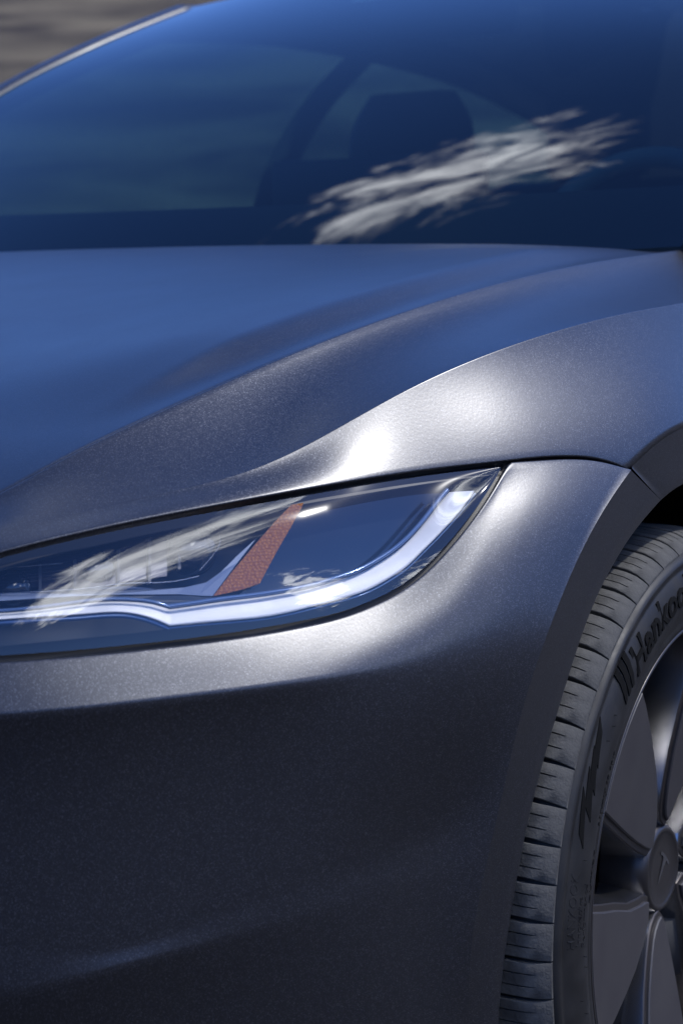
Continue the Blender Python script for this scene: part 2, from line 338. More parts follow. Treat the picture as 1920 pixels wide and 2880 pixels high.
kJ = float(kap(np.array([J]))[0]); ins = np.interp(kf, [kJ-.6, kJ+.3], [1, 0])[:, None]
zt = pB[:, 2].copy(); zt = smooth1(zt, 500); s_ = ((zt-pB[:, 2])/np.minimum(pF[:, 2]-pB[:, 2], -1e-3+0*zt) if 0 else (zt-pB[:, 2])/np.maximum(pF[:, 2]-pB[:, 2], .012))
s_ = np.where(kf > 96, 0, s_*np.clip((kf-52)/6, 0, 1)); pV = pB+(pF-pB)*s_[:, None]
w_ = np.clip((kf-56)/5, 0, 1)[:, None]; pV = pV*(1-w_)+smooth1(pV, 90)*w_
def herm_at(A, NA, B, NB, S):
    c = B-A; ta = c-(c*NA).sum(1, keepdims=True)*NA; tb = c-(c*NB).sum(1, keepdims=True)*NB; lc = np.linalg.norm(c, axis=1, keepdims=True); ta = unit(ta)*lc; tb = unit(tb)*lc; s = S[:, None]
    return (2*s**3-3*s**2+1)*A+(s**3-2*s**2+s)*ta+(-2*s**3+3*s**2)*B+(s**3-s**2)*tb
nV = normals(smooth1(pV, 60), el(kf, (26, 62), (40, 60), (46, 50), (50, 38), (54, 35), (58, 31), (62, 28), (68, 26), (76, 24), (90, 18), (126, 8)), 60)
send = 1/np.maximum(1-s_, .5)-.0030*ins[:, 0]/np.maximum(np.linalg.norm(pV-pF, axis=1), .004)
send = np.maximum(send, .4)
bot = [herm_at(pF, nFd, pV, nV, send*(i/30)**1.7) for i in range(31)]
rows = hem(top[0], top[1], nH, .02, .003)[::-1]+top[:-1]+[top[-1]*.5+(top[-2]+bot[1])*.25]+bot[1:]
hm = hem(rows[-1], rows[-2], nB, .014); rows += [rows[-1]+(h-rows[-1])*ins-nB*(1-ins)*.0004*(i+1) for i, h in enumerate(hm)]
fend_edge = bot[-1]
fb_i = FBf
# arch band on the fender
AEr = spl([tuple(CUTE), tuple(onX(1885, 1380, .8945)), tuple(onX(1920, 1358, .8960)), (.8975, .86, .722), (.8975, .95, .705), (.8905, 1.05, .655), (.890, 1.13, .585), (.889, 1.19, .49), (.889, 1.225, .38), (.889, 1.235, .25)])
jj = kf >= kJ+.2; ed = np.vstack([[J], fend_edge[jj & (pB[:, 2] > .31)]]); tq = np.r_[0, np.cumsum(np.linalg.norm(np.diff(ed, axis=0), axis=1))]; FBr = np.array([np.interp(np.linspace(0, tq[-1], 300), tq, ed[:, q]) for q in range(3)]).T
b1 = [FBr+(AEr-FBr)*s for s in (0, .02, .06, .25, .5, .75, 1)]
nX = np.tile(np.array([[1., 0, -.05]]), (300, 1))
b1 += hem(b1[-1], b1[-2], nX, .022, .004)
V1, F1 = join_grids([(rows, True), (b1, True)])
FEND = mesh_obj('fender', V1, F1, PAINT, CAR); 

# ---- bumper
NB_ = 240; u01 = np.linspace(0, 1, NB_)
kt = BTOP.end(); 
def ke(C): c = kt*u01; x = np.clip((c-34)/(kt-34), 0, 1); return c-(kt-C.end())*x*x
def brow(C): return C.at(ke(C))
pT, pC, pU, pL, pBt = brow(BTOP), smooth1(brow(BC), 4), smooth1(brow(UL), 4), smooth1(brow(LC), 4), brow(BB)
kk = ke(BTOP)
nT = normals(pT, el(kk, (0, 40), (36, 38), (48, 38), (54, 34), (60, 27), (64, 24), (72, 16)))
nCu = normals(pC, el(ke(BC), (0, 30), (36, 36), (46, 35), (50, 30), (55, 16), (58, 11), (64, 7)))
nCd = normals(pC, el(ke(BC), (0, -14), (36, -14), (46, -13), (50, -6), (55, 5), (58, 8), (64, 6)))
nUu = normals(pU, el(ke(UL), (0, 22), (36, 2), (42, 2), (48, 1), (54, 0), (60, -4)))
nUd = normals(pU, el(ke(UL), (0, 34), (36, 5), (40, 5), (44, 5), (48, 4), (54, 0), (60, -4)))
nLu = normals(pL, el(ke(LC), (0, 36), (36, 6), (42, 6), (48, 5), (53, 2), (60, -5)))
nLd = normals(pL, el(ke(LC), (0, -14), (36, -13), (46, -11), (52, -7), (60, -6)))
nBt = normals(pBt, el(ke(BB), (0, -8), (60, -6)))
aC = auto(pT, pC, pU); aU = auto(pC, pU, pL); aL = auto(pU, pL, pBt); q_ = ((49, 1), (57, 0)); c_ = ke(BC)
nCu, nCd = blend(aC, nCu, c_, *q_), blend(aC, nCd, c_, *q_); q_ = ((44, 1), (53, 0))
nUu, nUd = blend(aU, nUu, c_, *q_), blend(aU, nUd, c_, *q_); nLu, nLd = blend(aL, nLu, c_, *q_), blend(aL, nLd, c_, *q_)
T0 = pT-unit(pT-pC)*.0022
VT = Curve(NOSE, LBp[:6], [LBp[5], (.7735, .343, .655), (.802, .405, .672), (.828, .468, .698), (.853, .535, .722), (.875, .602, .737), J])
TV = smooth1(VT.at(VT.end()*u01), 12); TV[-1] = J
elT = el(kk, (0, 40), (36, 39), (44, 40), (50, 39), (54, 37), (58, 37), (64, 36), (72, 31)); edge_ = pT-unit(pT-pC)*.0022
for it in range(5):
    nTV = normals(smooth1(TV, 20), elT, 30); s0 = np.clip((edge_[:, 2]-TV[:, 2])/np.minimum(pC[:, 2]-TV[:, 2], -.01), -.6, .6)
    for _ in range(8):
        e_ = herm_at(TV, nTV, pC, nCu, s0)[:, 2]-edge_[:, 2]; s0 = s0+np.clip(e_/np.maximum(TV[:, 2]-pC[:, 2], .012), -.1, .1)
    if it < 4: d_ = edge_-herm_at(TV, nTV, pC, nCu, s0); d_[:, 2] = 0; d_ = smooth1(d_, 260); d_[-1] = 0; TV = TV+d_*.8
g1 = [herm_at(TV, nTV, pC, nCu, s0+(1-s0)*i/24) for i in range(25)]
dT = pT-unit(pT-pC)*.0022-g1[0]; dT = smooth1(dT-(dT*nTV).sum(1, keepdims=True)*nTV*.9, 3); g1 = [q+dT*(1-i/24)**2 for i, q in enumerate(g1)]; T0 = g1[0]; nT = nTV
g2 = hermite(pC, nCd, pU, nUu, 26, .9, .7); g3 = hermite(pU, nUd, pL, nLu, 8); g4 = hermite(pL, nLd, pBt, nBt, 14)
g4x = g1[:-1]+[g1[-1]*.5+(g1[-2]+g2[1])*.25]+g2[1:-1]+[g2[-1]]+g3[1:-1]+[g3[-1]*.5+(g3[-2]+g4[1])*.25]+g4[1:]
wc = np.clip((u01-.80)/.20, 0, 1)[:, None]**2
g4x = [q+(fb_at(q[-1, 2])-q[-1])[None, :]*wc for q in g4x]; T0 = g4x[0]
br = hem(T0, g4x[1], nT, .014, .0024)[::-1]+g4x
br = [r.copy() for r in br]
last = np.array([r[-1] for r in g4x])
for i in range(len(last)):
    if i: pass
idx = np.linspace(0, 1, 120); tl = np.r_[0, np.cumsum(np.linalg.norm(np.diff(last, axis=0), axis=1))]; tl /= tl[-1]
FBl = np.array([np.interp(idx, tl, last[:, j]) for j in range(3)]).T
ta = np.r_[0, np.cumsum(np.linalg.norm(np.diff(AEf, axis=0), axis=1))]; ta /= ta[-1]
AEl = np.array([np.interp(idx, ta, AEf[:, j]) for j in range(3)]).T
b2 = [FBl+(AEl-FBl)*s for s in (0, .02, .06, .25, .5, .75, 1)]
b2 = [np.vstack([r[0]+(r[1]-r[0])*.04, r[1:]]) for r in b2]
b2 += hem(b2[-1], b2[-2], np.tile(np.array([[1., 0, -.05]]), (120, 1)), .022, .004)
side = [(br, True), (b2, True)]
mir = [([r*np.array([-1, 1, 1]) for r in br], False), ([r*np.array([-1, 1, 1]) for r in b2], False)]
BUMP = mesh_obj('front_bumper', *join_grids(side+mir), PAINT, CAR)

# ---- bonnet
def hood():
    nY, nX2 = 150, 61
    ys = np.linspace(0, 1, nY)
    i = np.argsort(HL.P[:, 1]); hx = lambda y: np.interp(y, HL.P[i, 1], HL.P[i, 0]); hz = lambda y: np.interp(y, HL.P[i, 1], HL.P[i, 2])
    cy = np.array([.025, .12, .25, .4, .55, .7, .85, 1.0, 1.1, 1.16, 1.22]); cz = np.array([.655, .700, .752, .803, .844, .878, .905, .929, .943, .949, .951])
    czs = lambda y: nat(cy, cz, np.atleast_1d(y))
    rows = []
    for s in ys:
        a = np.linspace(-1, 1, 2*nX2-1); a = np.sign(a)*(1-(1-np.abs(a))**1.6); aa = np.abs(a)
        y = (.03+.045*aa**2)*(1-s)+(1.145+.145*aa**2.6)*s
        X = hx(y)*1.0; x = X*a-np.sign(a)*np.abs(a)**8*.0045
        ze = hz(y)-.0025; zc = czs(y)
        sh = np.clip((y-.34)/.22, 0, 1); sh = sh*sh*(3-2*sh); sr = 1-np.clip((y-1.02)/.2, 0, 1)
        d = X*(1-aa)                       # distance in from the bonnet edge
        base = zc+(ze-zc)*aa**2.4
        st_ = np.clip((d-.020)/.055, 0, 1); st_ = st_*st_*(3-2*st_); val = .0145*st_*np.exp(-(np.maximum(d-.11, 0)/.17)**2)*sh*sr
        z = base+val-.0035*np.clip(1-d/.008, 0, 1)**2
        rows.append(np.c_[x, y, z])
    e = rows[0]; rows = [e+np.array([0, .02, -.05]), e+np.array([0, .001, -.012]), e+np.array([0, -.0025, -.004])]+rows
    # rolled rear edge
    e = rows[-1]; rows += [e+np.array([0, .006, -.0012]), e+np.array([0, .011, -.006]), e+np.array([0, .012, -.03])]
    return grid_obj('hood', rows, PAINT, CAR)
HOOD = hood()

# ------------------------------------------------------------------ headlight
LT_C = Curve(LTp); LB_C = Curve(LBp)
nL_ = 200; uu = np.linspace(0, 1, nL_); uu = 1-(1-uu)**1.15
pa = LT_C.at(LT_C.k[0]+(LT_C.end()-LT_C.k[0])*uu); pb = LB_C.at(LB_C.k[0]+(LB_C.end()-LB_C.k[0])*uu)
ks = LT_C.k[0]+(LT_C.end()-LT_C.k[0])*uu
cA = (lambda t_, c_: np.degrees(np.arctan2((c_*unit(np.c_[t_[:, 1], -t_[:, 0], 0*t_[:, 0]])).sum(1), np.maximum(-c_[:, 2], 1e-4))))(smooth1(np.gradient(pa, axis=0), 20), pb-pa)
na = normals(pa, el(ks, (20, 49), (40, 48), (50, 48), (51.5, 46), (53, 41), (55, 36), (57, 33), (59, 32), (62, 34))); nb = normals(pb, el(ks, (20, 14), (40, 12), (48, 12), (52, 13), (54, 18), (57, 27), (60, 32), (64, 34)))
def inset(a, b, w):
    L_ = np.linalg.norm(b-a, axis=1, keepdims=True); return a+(b-a)*np.minimum(w/np.maximum(L_, 1e-6), .45)
A0, B0 = inset(pa, pb, .0034), inset(pb, pa, .0042)
A0 -= na*.0012; B0 -= nb*.0012
keep = slice(0, nL_-5)
lens_rows = [r[keep] for r in hermite(A0, na, B0, nb, 30)]
LV, LF = grid_mesh(lens_rows, True)
BV = BVHTree.FromPolygons([tuple(map(float, v)) for v in LV], LF)
def lamp(u, v, depth=0.):
    d = ray(u, v); d = d/np.linalg.norm(d)
    h = BV.ray_cast(Vector(CAM_P), Vector(d))
    if h[0] is None:
        h = BV.find_nearest(Vector(CAM_P+d*1.55)); q = np.array(h[0]); t = (q-CAM_P)@d; return CAM_P+d*(t+depth)
    return np.array(h[0])+d*depth
def poly_spl(pts, n): return spl(pts, n)
def ribbon(up, lo, n, depth, bulge, rows=8, thick=.004, tilt=.008):
    a = poly_spl(up, n); b = poly_spl(lo, n); A = np.array([lamp(*q, depth+tilt) for q in a]); B = np.array([lamp(*q, depth) for q in b])
    A = smooth1(A, 3); B = smooth1(B, 3)
    out = []
    for i in range(rows+1):
        s = i/rows; P = A+(B-A)*s; d = unit(P-CAM_P); out.append(P-d*bulge*(1-(2*s-1)**2))
    d = unit(A-CAM_P); e = unit(B-CAM_P)
    return [A+d*thick]+out+[B+e*thick]
M_HOUSE = mat('lamp_housing_black', (.012, .014, .018), .35)
M_DRL = noise_col(mat('white_light_guide', (.6, .6, .61), .45), 30, (.62, .605, .58), (.72, .705, .675))
M_CHROME = mat('satin_blue_grey_bezel', (.16, .19, .26), .38, .6)
M_DARKGLOSS = mat('gloss_black_lamp_panel', (.010, .014, .024), .06, spec=.8)
M_AMBER = mat('amber_reflector_plastic', (.42, .075, .018), .3)
def amber_tex(M):
    L = M.node_tree.links; b = M.node_tree.nodes['Principled BSDF']; t = N_(M, 'ShaderNodeTexCoord')
    v = N_(M, 'ShaderNodeTexVoronoi', feature='F1'); v.inputs['Scale'].default_value = 430; v.inputs['Randomness'].default_value = .5; L.new(t.outputs['Object'], v.inputs[0])
    r = N_(M, 'ShaderNodeValToRGB'); L.new(v.outputs['Distance'], r.inputs[0]); e = r.color_ramp.elements; e[0].color = (.50, .165, .003, 1); e[1].position = .6; e[1].color = (.26, .065, .002, 1); L.new(r.outputs[0], b.inputs['Base Color'])
    bp_ = N_(M, 'ShaderNodeBump'); bp_.inputs['Strength'].default_value = .2; bp_.inputs['Distance'].default_value = .001; L.new(v.outputs['Distance'], bp_.inputs['Height']); L.new(bp_.outputs[0], b.inputs['Normal'])
amber_tex(M_AMBER)

# housing tub: follows the lens outline, 55 mm deep
tub = [pa[keep]-na[keep]*.006+unit(pa-pb+1e-9)[keep]*.002]
inn = unit(np.cross(np.gradient((pa+pb)/2, axis=0), pa-pb)); inn = np.where(((inn*na).sum(1) < 0)[:, None], -inn, inn)
for dd in (.02, .05, .062): tub.append(pa[keep]+(pb-pa)[keep]*(.0 if dd < .03 else .03)-inn[keep]*dd)
for s in (.2, .4, .6, .8): tub.append((pa+(pb-pa)*s)[keep]-inn[keep]*.066)
for dd in (.062, .05, .02): tub.append(pb[keep]+(pa-pb)[keep]*(.0 if dd < .03 else .03)-inn[keep]*dd)
tub.append(pb[keep]-nb[keep]*.006+unit(pb-pa+1e-9)[keep]*.002)
HEAD = grid_obj('headlight', tub, M_HOUSE, CAR, True)
grid_obj('lens', lens_rows, M_LENS, HEAD, True)
# black print round the inside of the lens
fr_top_in = [(0, 1588), (122, 1563), (245, 1540), (367, 1513), (480, 1490), (593, 1469), (715, 1442), (820, 1418), (981, 1387), (1101, 1368), (1222, 1350), (1385, 1334)]
fr_bot_in = [(0, 1818), (214, 1797), (428, 1775), (477, 1769), (593, 1758), (685, 1750), (777, 1738), (900, 1709), (981, 1687), (1041, 1665), (1093, 1637), (1141, 1605), (1182, 1565), (1222, 1525), (1274, 1469), (1314, 1420), (1345, 1378), (1385, 1334)]
def lens_param():
    Lr = np.array(lens_rows); return Lr
def border(name, edge, inner_uv):
    n = 120
    A = np.array([lamp(*q, .0025) for q in poly_spl(inner_uv, n)]); A = smooth1(A, 2)
    # outer edge: nearest run along the lens rim, pushed the same small depth behind the lens
    E = edge[keep]; i0 = np.argmin(np.linalg.norm(E-A[0], axis=1)); i1 = len(E)-1
    j = np.linspace(i0, i1, n); O = np.array([np.interp(j, np.arange(len(E)), E[:, q]) for q in range(3)]).T
    d = unit(O-CAM_P); O = O+d*.0025
    rr = []
    for s in (0, .33, .66, 1.):
        P = A+(O-A)*s; Q = []
        for p in P:
            dd = p-CAM_P; dd /= np.linalg.norm(dd); h = BV.ray_cast(Vector(CAM_P), Vector(dd)); Q.append(np.array(h[0])+dd*.0025 if h[0] is not None and s < 1 else p)
        rr.append(np.array(Q))
    return grid_obj(name, rr, M_GLOSSBLACK, HEAD)
border('lens_border', A0, fr_top_in); border('lens_border', B0, fr_bot_in)
# white daytime running light
drl_up = [(-60, 1728), (0, 1725), (122, 1714), (214, 1701), (306, 1692), (383, 1694), (440, 1702), (477, 1714)]
drl_up2 = [(477, 1714), (532, 1706.6), (623, 1693), (715, 1682), (807, 1668), (880, 1653.6), (952, 1631.5), (1013, 1611), (1061, 1585), (1113, 1551), (1161, 1507), (1202, 1459), (1246, 1402), (1262, 1384)]
drl_lo = [(-60, 1746), (0, 1742), (122, 1734), (245, 1726), (352, 1722), (398, 1730), (444, 1745), (477, 1760)]
drl_lo2 = [(477, 1760), (593, 1749.5), (685, 1742), (777, 1730), (900, 1700), (981, 1678), (1041, 1656), (1093, 1627), (1141, 1595), (1182, 1555), (1222, 1515), (1274, 1459), (1314, 1410), (1334, 1380)]
r1 = ribbon(drl_up, drl_lo, 50, .007, .001); r2 = ribbon(drl_up2, drl_lo2, 110, .007, .001)
rr = [np.vstack([a[:-1], (a[-1:]+b[:1])/2, b[1:]]) for a, b in zip(r1, r2)]
grid_obj('light_guide', rr, M_DRL, HEAD)
# clear rim strips along the guide
M_CLEAR = mat('clear_plastic_rim', (.10, .16, .30), .12, .3, spec=.8)
def strip(name, pts, w, depth, M, bulge=.002, n=110):
    a = np.array(poly_spl(pts, n)); t = unit(np.gradient(a, axis=0)); nn = np.c_[-t[:, 1], t[:, 0]]
    A = np.array([lamp(*q, depth) for q in a-nn*w/2]); B = np.array([lamp(*q, depth) for q in a+nn*w/2]); A, B = smooth1(A, 3), smooth1(B, 3)
    out = []
    for s in (0, .25, .5, .75, 1): P = A+(B-A)*s; out.append(P-unit(P-CAM_P)*bulge*(1-(2*s-1)**2))
    return grid_obj(name, out, M, HEAD)
strip('guide_rim', [(u-3*(0 if u < 1000 else 1), v-9) for u, v in drl_up2], 12, .010, M_CLEAR)
strip('guide_rim', [(u+3*(0 if u < 1000 else 1), v+7) for u, v in drl_lo2], 9, .010, M_CLEAR, .0015)
strip('guide_rim', [(u, v-8) for u, v in drl_up], 9, .010, M_CLEAR)
strip('guide_rim', [(u, v+10) for u, v in drl_lo], 14, .010, M_CLEAR)
# amber reflector
def panel(name, pts, depth, M, n=None, plane=None, thick=.004, round_=False):
    """flat or lens-following plate with real thickness; plane=(point, normal)"""
    P = []
    for u, v in pts:
        if plane is None: P.append(lamp(u, v, depth))
        else: d = ray(u, v); P.append(CAM_P+d*((plane[0]-CAM_P)@plane[1])/(d@plane[1]))
    P = np.array(P); c = P.mean(0); nn = np.zeros(3)
    for i in range(len(P)): nn += np.cross(P[i]-c, P[(i+1) % len(P)]-c)
    nn /= np.linalg.norm(nn); nn = nn if nn@(CAM_P-c) > 0 else -nn
    k = len(P); vs = list(P)+list(P-nn*thick); fs = [tuple(range(k)), tuple(range(2*k-1, k-1, -1))]+[(i, i+k, (i+1) % k+k, (i+1) % k) for i in range(k)]
    return mesh_obj(name, vs, fs, M, HEAD, smooth=False, weld=True)
AMB = [(819, 1420), (853, 1414), (847, 1430), (813, 1491), (792, 1527), (761, 1583), (731, 1640), (685, 1657), (599, 1677), (654, 1607), (715, 1534), (777, 1463)]
pc = lamp(720, 1560, .024)
av = unit(np.array([.62, -.70, .34]))
panel('amber_reflector', AMB, 0, M_AMBER, plane=(pc, av))
# glossy black blanking panel between the reflector and the guide
glp = lamp(935, 1440); Vv = unit(CAM_P-glp); gn = unit(Vv+SUN)
pc2 = lamp(1000, 1520, .034)
INNER = [(846, 1410), (981, 1380), (1101, 1360), (1222, 1342), (1300, 1332), (1262, 1395), (1202, 1470), (1161, 1518), (1113, 1562), (1061, 1597), (1013, 1622), (952, 1643), (880, 1664), (807, 1679), (715, 1692), (640, 1700), (700, 1650), (760, 1580), (812, 1490)]
panel('blanking_panel', INNER, 0, M_DARKGLOSS, plane=(lamp(1000, 1520, .040), unit(np.array([.80, -.42, .36]))))
# satin shelf left of the reflector
SH = [(722, 1513), (668, 1582), (598, 1676), (560, 1675), (500, 1671), (440, 1672), (300, 1672), (120, 1682), (0, 1690), (0, 1668), (200, 1655), (365, 1648), (440, 1657), (520, 1652), (580, 1638), (622, 1608), (668, 1562)]
panel('reflector_shelf', SH, .030, M_CHROME)
panel('lower_shelf', [(600, 1681), (560, 1690), (477, 1708), (430, 1694), (380, 1686), (300, 1684), (300, 1677), (440, 1676), (520, 1675)], .024, mat('speckled_dark_plastic', (.03, .035, .045), .3))
# projector modules behind the clear part of the lens
M_PROJ = mat('projector_purple_glass', (.05, .045, .07), .15, .3, spec=.8)
for (u0, u1, v0, v1) in ((-140, 110, 1622, 1660), (118, 330, 1560, 1652), (338, 470, 1530, 1630)):
    P = [(u0, v0+10), (u1, v0-14), (u1, v1-10), (u0, v1+8)]
    o = panel('projector_window', P, .040, M_PROJ)
def dome(u, v, rpx, depth, M, name='projector_lens'):
    c = lamp(u, v, depth); e = lamp(u+rpx, v, depth); rad = np.linalg.norm(e-c); d = unit(CAM_P-c); ax = unit(d+np.array([-.35, -.6, .1])); a = unit(np.cross(ax, [0, 0, 1.])); b = np.cross(a, ax); rows_ = []
    for f, h in ((1.12, -.01), (1.1, .004), (1.0, .004), (.99, 0.), (.9, .012), (.7, .020), (.45, .026), (.2, .029), (.01, .03)):
        t = np.linspace(0, 2*math.pi, 33); rows_.append(c+rad*f*(np.cos(t)[:, None]*a+np.sin(t)[:, None]*b)+ax*h*rad/.03)
    return grid_obj(name, rows_, M, HEAD)
M_PLENS = mat('projector_lens_glass', (.02, .022, .03), .04, spec=.9)
dome(535, 1548, 62, .046, M_PLENS); dome(268, 1605, 50, .046, M_PLENS); dome(40, 1655, 46, .046, M_PLENS)
for kq in range(5): strip('module_fin', [(-20, 1612+kq*9), (140, 1588+kq*10), (330, 1552+kq*12)], 2.4, .036, M_PROJ, .0006, 40)
M_VANE = mat('projector_frame', (.06, .06, .075), .4)
for u, v0, v1 in ((114, 1590, 1660), (212, 1575, 1650), (334, 1545, 1650), (422, 1510, 1640), (505, 1490, 1600)):
    panel('projector_divider', [(u-4, v0), (u+4, v0-1), (u+4, v1), (u-4, v1+1)], .034, M_VANE)
strip('module_trim', [(0, 1670), (120, 1664), (240, 1654), (365, 1640), (480, 1636), (560, 1620)], 3, .028, mat('thin_silver_trim', (.5, .52, .58), .2, 1), .0005)
strip('module_trim', [(50, 1594), (110, 1589), (178, 1583)], 3, .03, bpy.data.materials['thin_silver_trim'], .0005)
strip('module_trim', [(592, 1476), (614, 1496), (620, 1520), (600, 1560), (562, 1604)], 2.2, .03, bpy.data.materials['thin_silver_trim'], .0004)
# black seal behind the gaps
def seal():
    g = []
    a, b = pa, pb
    g.append(([a+unit(a-b+1e-9)*.006-na*.010, a-na*.010, a-unit(a-b+1e-9)*.008-na*.009], True))
    g.append(([b-unit(b-a+1e-9)*.008-nb*.009, b-nb*.010, b+unit(b-a+1e-9)*.006-nb*.010], True))
    c = spl(CUTp, 80); nn = normals(c, np.full(80, 20.)); up = np.array([0, 0, .007])
    g.append(([c+up-nn*.010, c-nn*.010, c-up-nn*.010], True))
    v, f = join_grids(g); return mesh_obj('panel_seal', v, f, M_BLACK, CAR)
SEAL = seal()

# ------------------------------------------------------------------ front wheel
AX, AY, AZ = .79, .84, .334
WHEEL = empty('wheel', (AX, AY, AZ), CAR)
M_TYRE = noise_col(mat('tyre_rubber', (.02, .02, .02), .6), 38, (.0075, .007, .0068), (.013, .0122, .0118), rough=(.5, .65), bump=.15, bscale=600, bdist=.0006)
M_TREAD = noise_col(mat('dusty_tread_rubber', (.05, .05, .048), .85), 45, (.030, .030, .030), (.095, .093, .088), rough=(.75, .95), bump=.5, bscale=420, bdist=.0012)
M_LETTER = mat('raised_black_lettering', (.004, .004, .004), .9, spec=.15)
TOPP = [(.010, .3345), (.050, .3338), (.066, .3322), (.078, .3298), (.0865, .3262), (.093, .3213), (.0965, .3175)]       # tread surface (x from wheel plane, r)
def tp(x): return float(np.interp(x, [a for a, b in TOPP], [b for a, b in TOPP]))
prof = [(-.112, .250), (-.116, .27), (-.113, .295), (-.1, .312), (-.085, .321), (-.06, .3275), (.0, .3285), (.05, .3275), (.078, .3235), (.0865, .3200), (.0925, .3168), (.0965, .3150), (.0995, .3128), (.1010, .3105), (.1014, .3088), (.1006, .3078), (.1012, .3068), (.1004, .3058), (.1016, .3040), (.1045, .2980), (.1070, .2900), (.1080, .2820), (.1075, .2735), (.1050, .2650), (.1020, .2585), (.1012, .2560), (.1016, .2535), (.1000, .2480), (.0950, .2450), (.085, .243)]
tyre = mesh_obj('tyre', *lathe(prof, 220), M_TYRE, WHEEL)
def tread_block(a0, a1, s1, s2):
    """shoulder block between two grooves; two sipes cut in from its inner end"""
    vs, fs = [], []
    g = .35; xs = [.012, .03, .048, .062, .070, .078, .0865, .0915, .0945, .0965]
    sip = .11
    an = [a0+g, a0+g+.12, s1-sip, s1-sip*.8, s1+sip*.8, s1+sip, s2-sip, s2-sip*.8, s2+sip*.8, s2+sip, a1-g-.12, a1-g]
    for i, a in enumerate(an):
        for x in xs:
            r = tp(x); low = 0
            if i in (3, 4, 7, 8) and x < .079: low = .0035
            if i in (0, 11): low = .0006
            # grooves close up towards the sidewall
            gg = g*np.interp(x, [.0, .078, .0965], [0, 0, .62]); aa = a-(gg if i < 2 else 0)+(gg if i > 9 else 0)
            curve = -.9*((x-.012)/.085)**1.3
            w = R(aa+curve)
            vs.append((x, -(r-low)*math.cos(w), (r-low)*math.sin(w)))
    k = len(xs)
    for i in range(len(an)-1):
        for j in range(k-1): fs.append((i*k+j, i*k+j+1, (i+1)*k+j+1, (i+1)*k+j))
    base = len(vs)
    # skirts down to the carcass
    rim = [j for j in range(k)]+[i*k+k-1 for i in range(1, len(an))]+[(len(an)-1)*k+j for j in range(k-2, -1, -1)]+[i*k for i in range(len(an)-2, 0, -1)]
    for q in rim:
        x, y, z = vs[q]; r = math.hypot(y, z); s = (r-.0065)/r; vs.append((x, y*s, z*s))
    m_ = len(rim)
    for i in range(m_): a, b = rim[i], rim[(i+1) % m_]; fs.append((a, base+i, base+(i+1) % m_, b))
    return vs, fs
rng = random.Random(5)
pitches = [1., 1.12, .92, 1.05, .95]; seq = []; 
while len(seq) < 57: seq.append(pitches[rng.randrange(5)])
tot = sum(seq); ang = 3.1; cache = {}
for q in seq:
    w = 360*q/tot
    if q not in cache:
        v, f = tread_block(0, w, w*.34, w*.66); me = bpy.data.meshes.new('tread_block'); me.from_pydata(v, [], f); me.polygons.foreach_set('use_smooth', [True]*len(f)); me.materials.append(M_TREAD)
        me.set_sharp_from_angle(angle=R(40)); cache[q] = me
    o = bpy.data.objects.new('tread_block', cache[q]); COL.objects.link(o); o.parent = WHEEL; o.rotation_euler = (-R(ang), 0, 0)
    ang += w
# inner tread ribs
for x0, x1 in ((-.026, .004), (-.062, -.034), (-.096, -.068)):
    pr = [(x0, .326), (x0+.001, tp(abs(x0))-.0004), ((x0+x1)/2, .3345 if x0 > -.06 else .332), (x1-.001, tp(abs(x1)) if x0 > -.06 else .3325), (x1, .326)]
    mesh_obj('tread_rib', *lathe(pr, 160), M_TREAD, WHEEL)
# stepped moulding line at the block ends
def pol(r, a, x): return (x, -r*math.cos(R(a)), r*math.sin(R(a)))
def sidewall_x(r):
    i = sorted((b, a) for a, b in prof if a > .08 and b > .244); return float(np.interp(r, [b for b, a in i], [a for b, a in i]))

# lettering bent round the sidewall
def text_on_tyre(txt, name, r_base, a_start, height, material, lift=.0006, shear=0., sx=1., bold=0.):
    cu = bpy.data.curves.new(name, 'FONT'); cu.body = txt; cu.size = 1.; cu.extrude = 0; cu.shear = shear; cu.resolution_u = 3; cu.offset = bold
    ob = bpy.data.objects.new(name, cu); COL.objects.link(ob)
    me = ob.to_mesh(); V = np.array([v.co[:] for v in me.vertices]); F_ = [tuple(p.vertices) for p in me.polygons]; ob.to_mesh_clear()
    bpy.data.objects.remove(ob); bpy.data.curves.remove(cu)
    if not len(V): return None
    h = height/.72; x = (V[:, 0]-V[:, 0].min())*h*sx; y = V[:, 1]*h
    vs = []
    for X, Y in zip(x, y):
        r = r_base+Y; a = a_start+math.degrees(X/r_base); vs.append(pol(r, a, sidewall_x(r)+lift))
    n = len(vs)
    # raised rim: extrude down to the rubber
    b = bmesh.new(); bv = [b.verts.new(v) for v in vs]
    for f in F_:
        try: b.faces.new([bv[i] for i in f])
        except ValueError: pass
    bmesh.ops.recalc_face_normals(b, faces=b.faces)
    be = [e for e in b.edges if e.is_boundary]
    ex = bmesh.ops.extrude_edge_only(b, edges=be)
    for v in ex['geom']:
        if isinstance(v, bmesh.types.BMVert): v.co.x -= lift+.0008
    me2 = bpy.data.meshes.new(name); b.to_mesh(me2); b.free(); me2.materials.append(material)
    o = bpy.data.objects.new(name, me2); COL.objects.link(o); o.parent = WHEEL
    return o
text_on_tyre('Hankook', 'tyre_lettering', .2785, 54.0, .0240, M_LETTER, .0014, .25, 1.16, .018)
text_on_tyre('OUTSIDE', 'tyre_lettering', .2645, 10.5, .006, M_TYRE, .0007, .1, 1.3)
text_on_tyre('HANKOOK', 'tyre_lettering', .2935, 3.4, .0085, M_TYRE, .0004, .1, 1.05)
text_on_tyre('Innovative', 'tyre_lettering', .2850, 3.6, .0070, M_TYRE, .0004, .1, 1.05)
text_on_tyre('Performance', 'tyre_lettering', .2770, 3.2, .0070, M_TYRE, .0004, .1, 1.05)
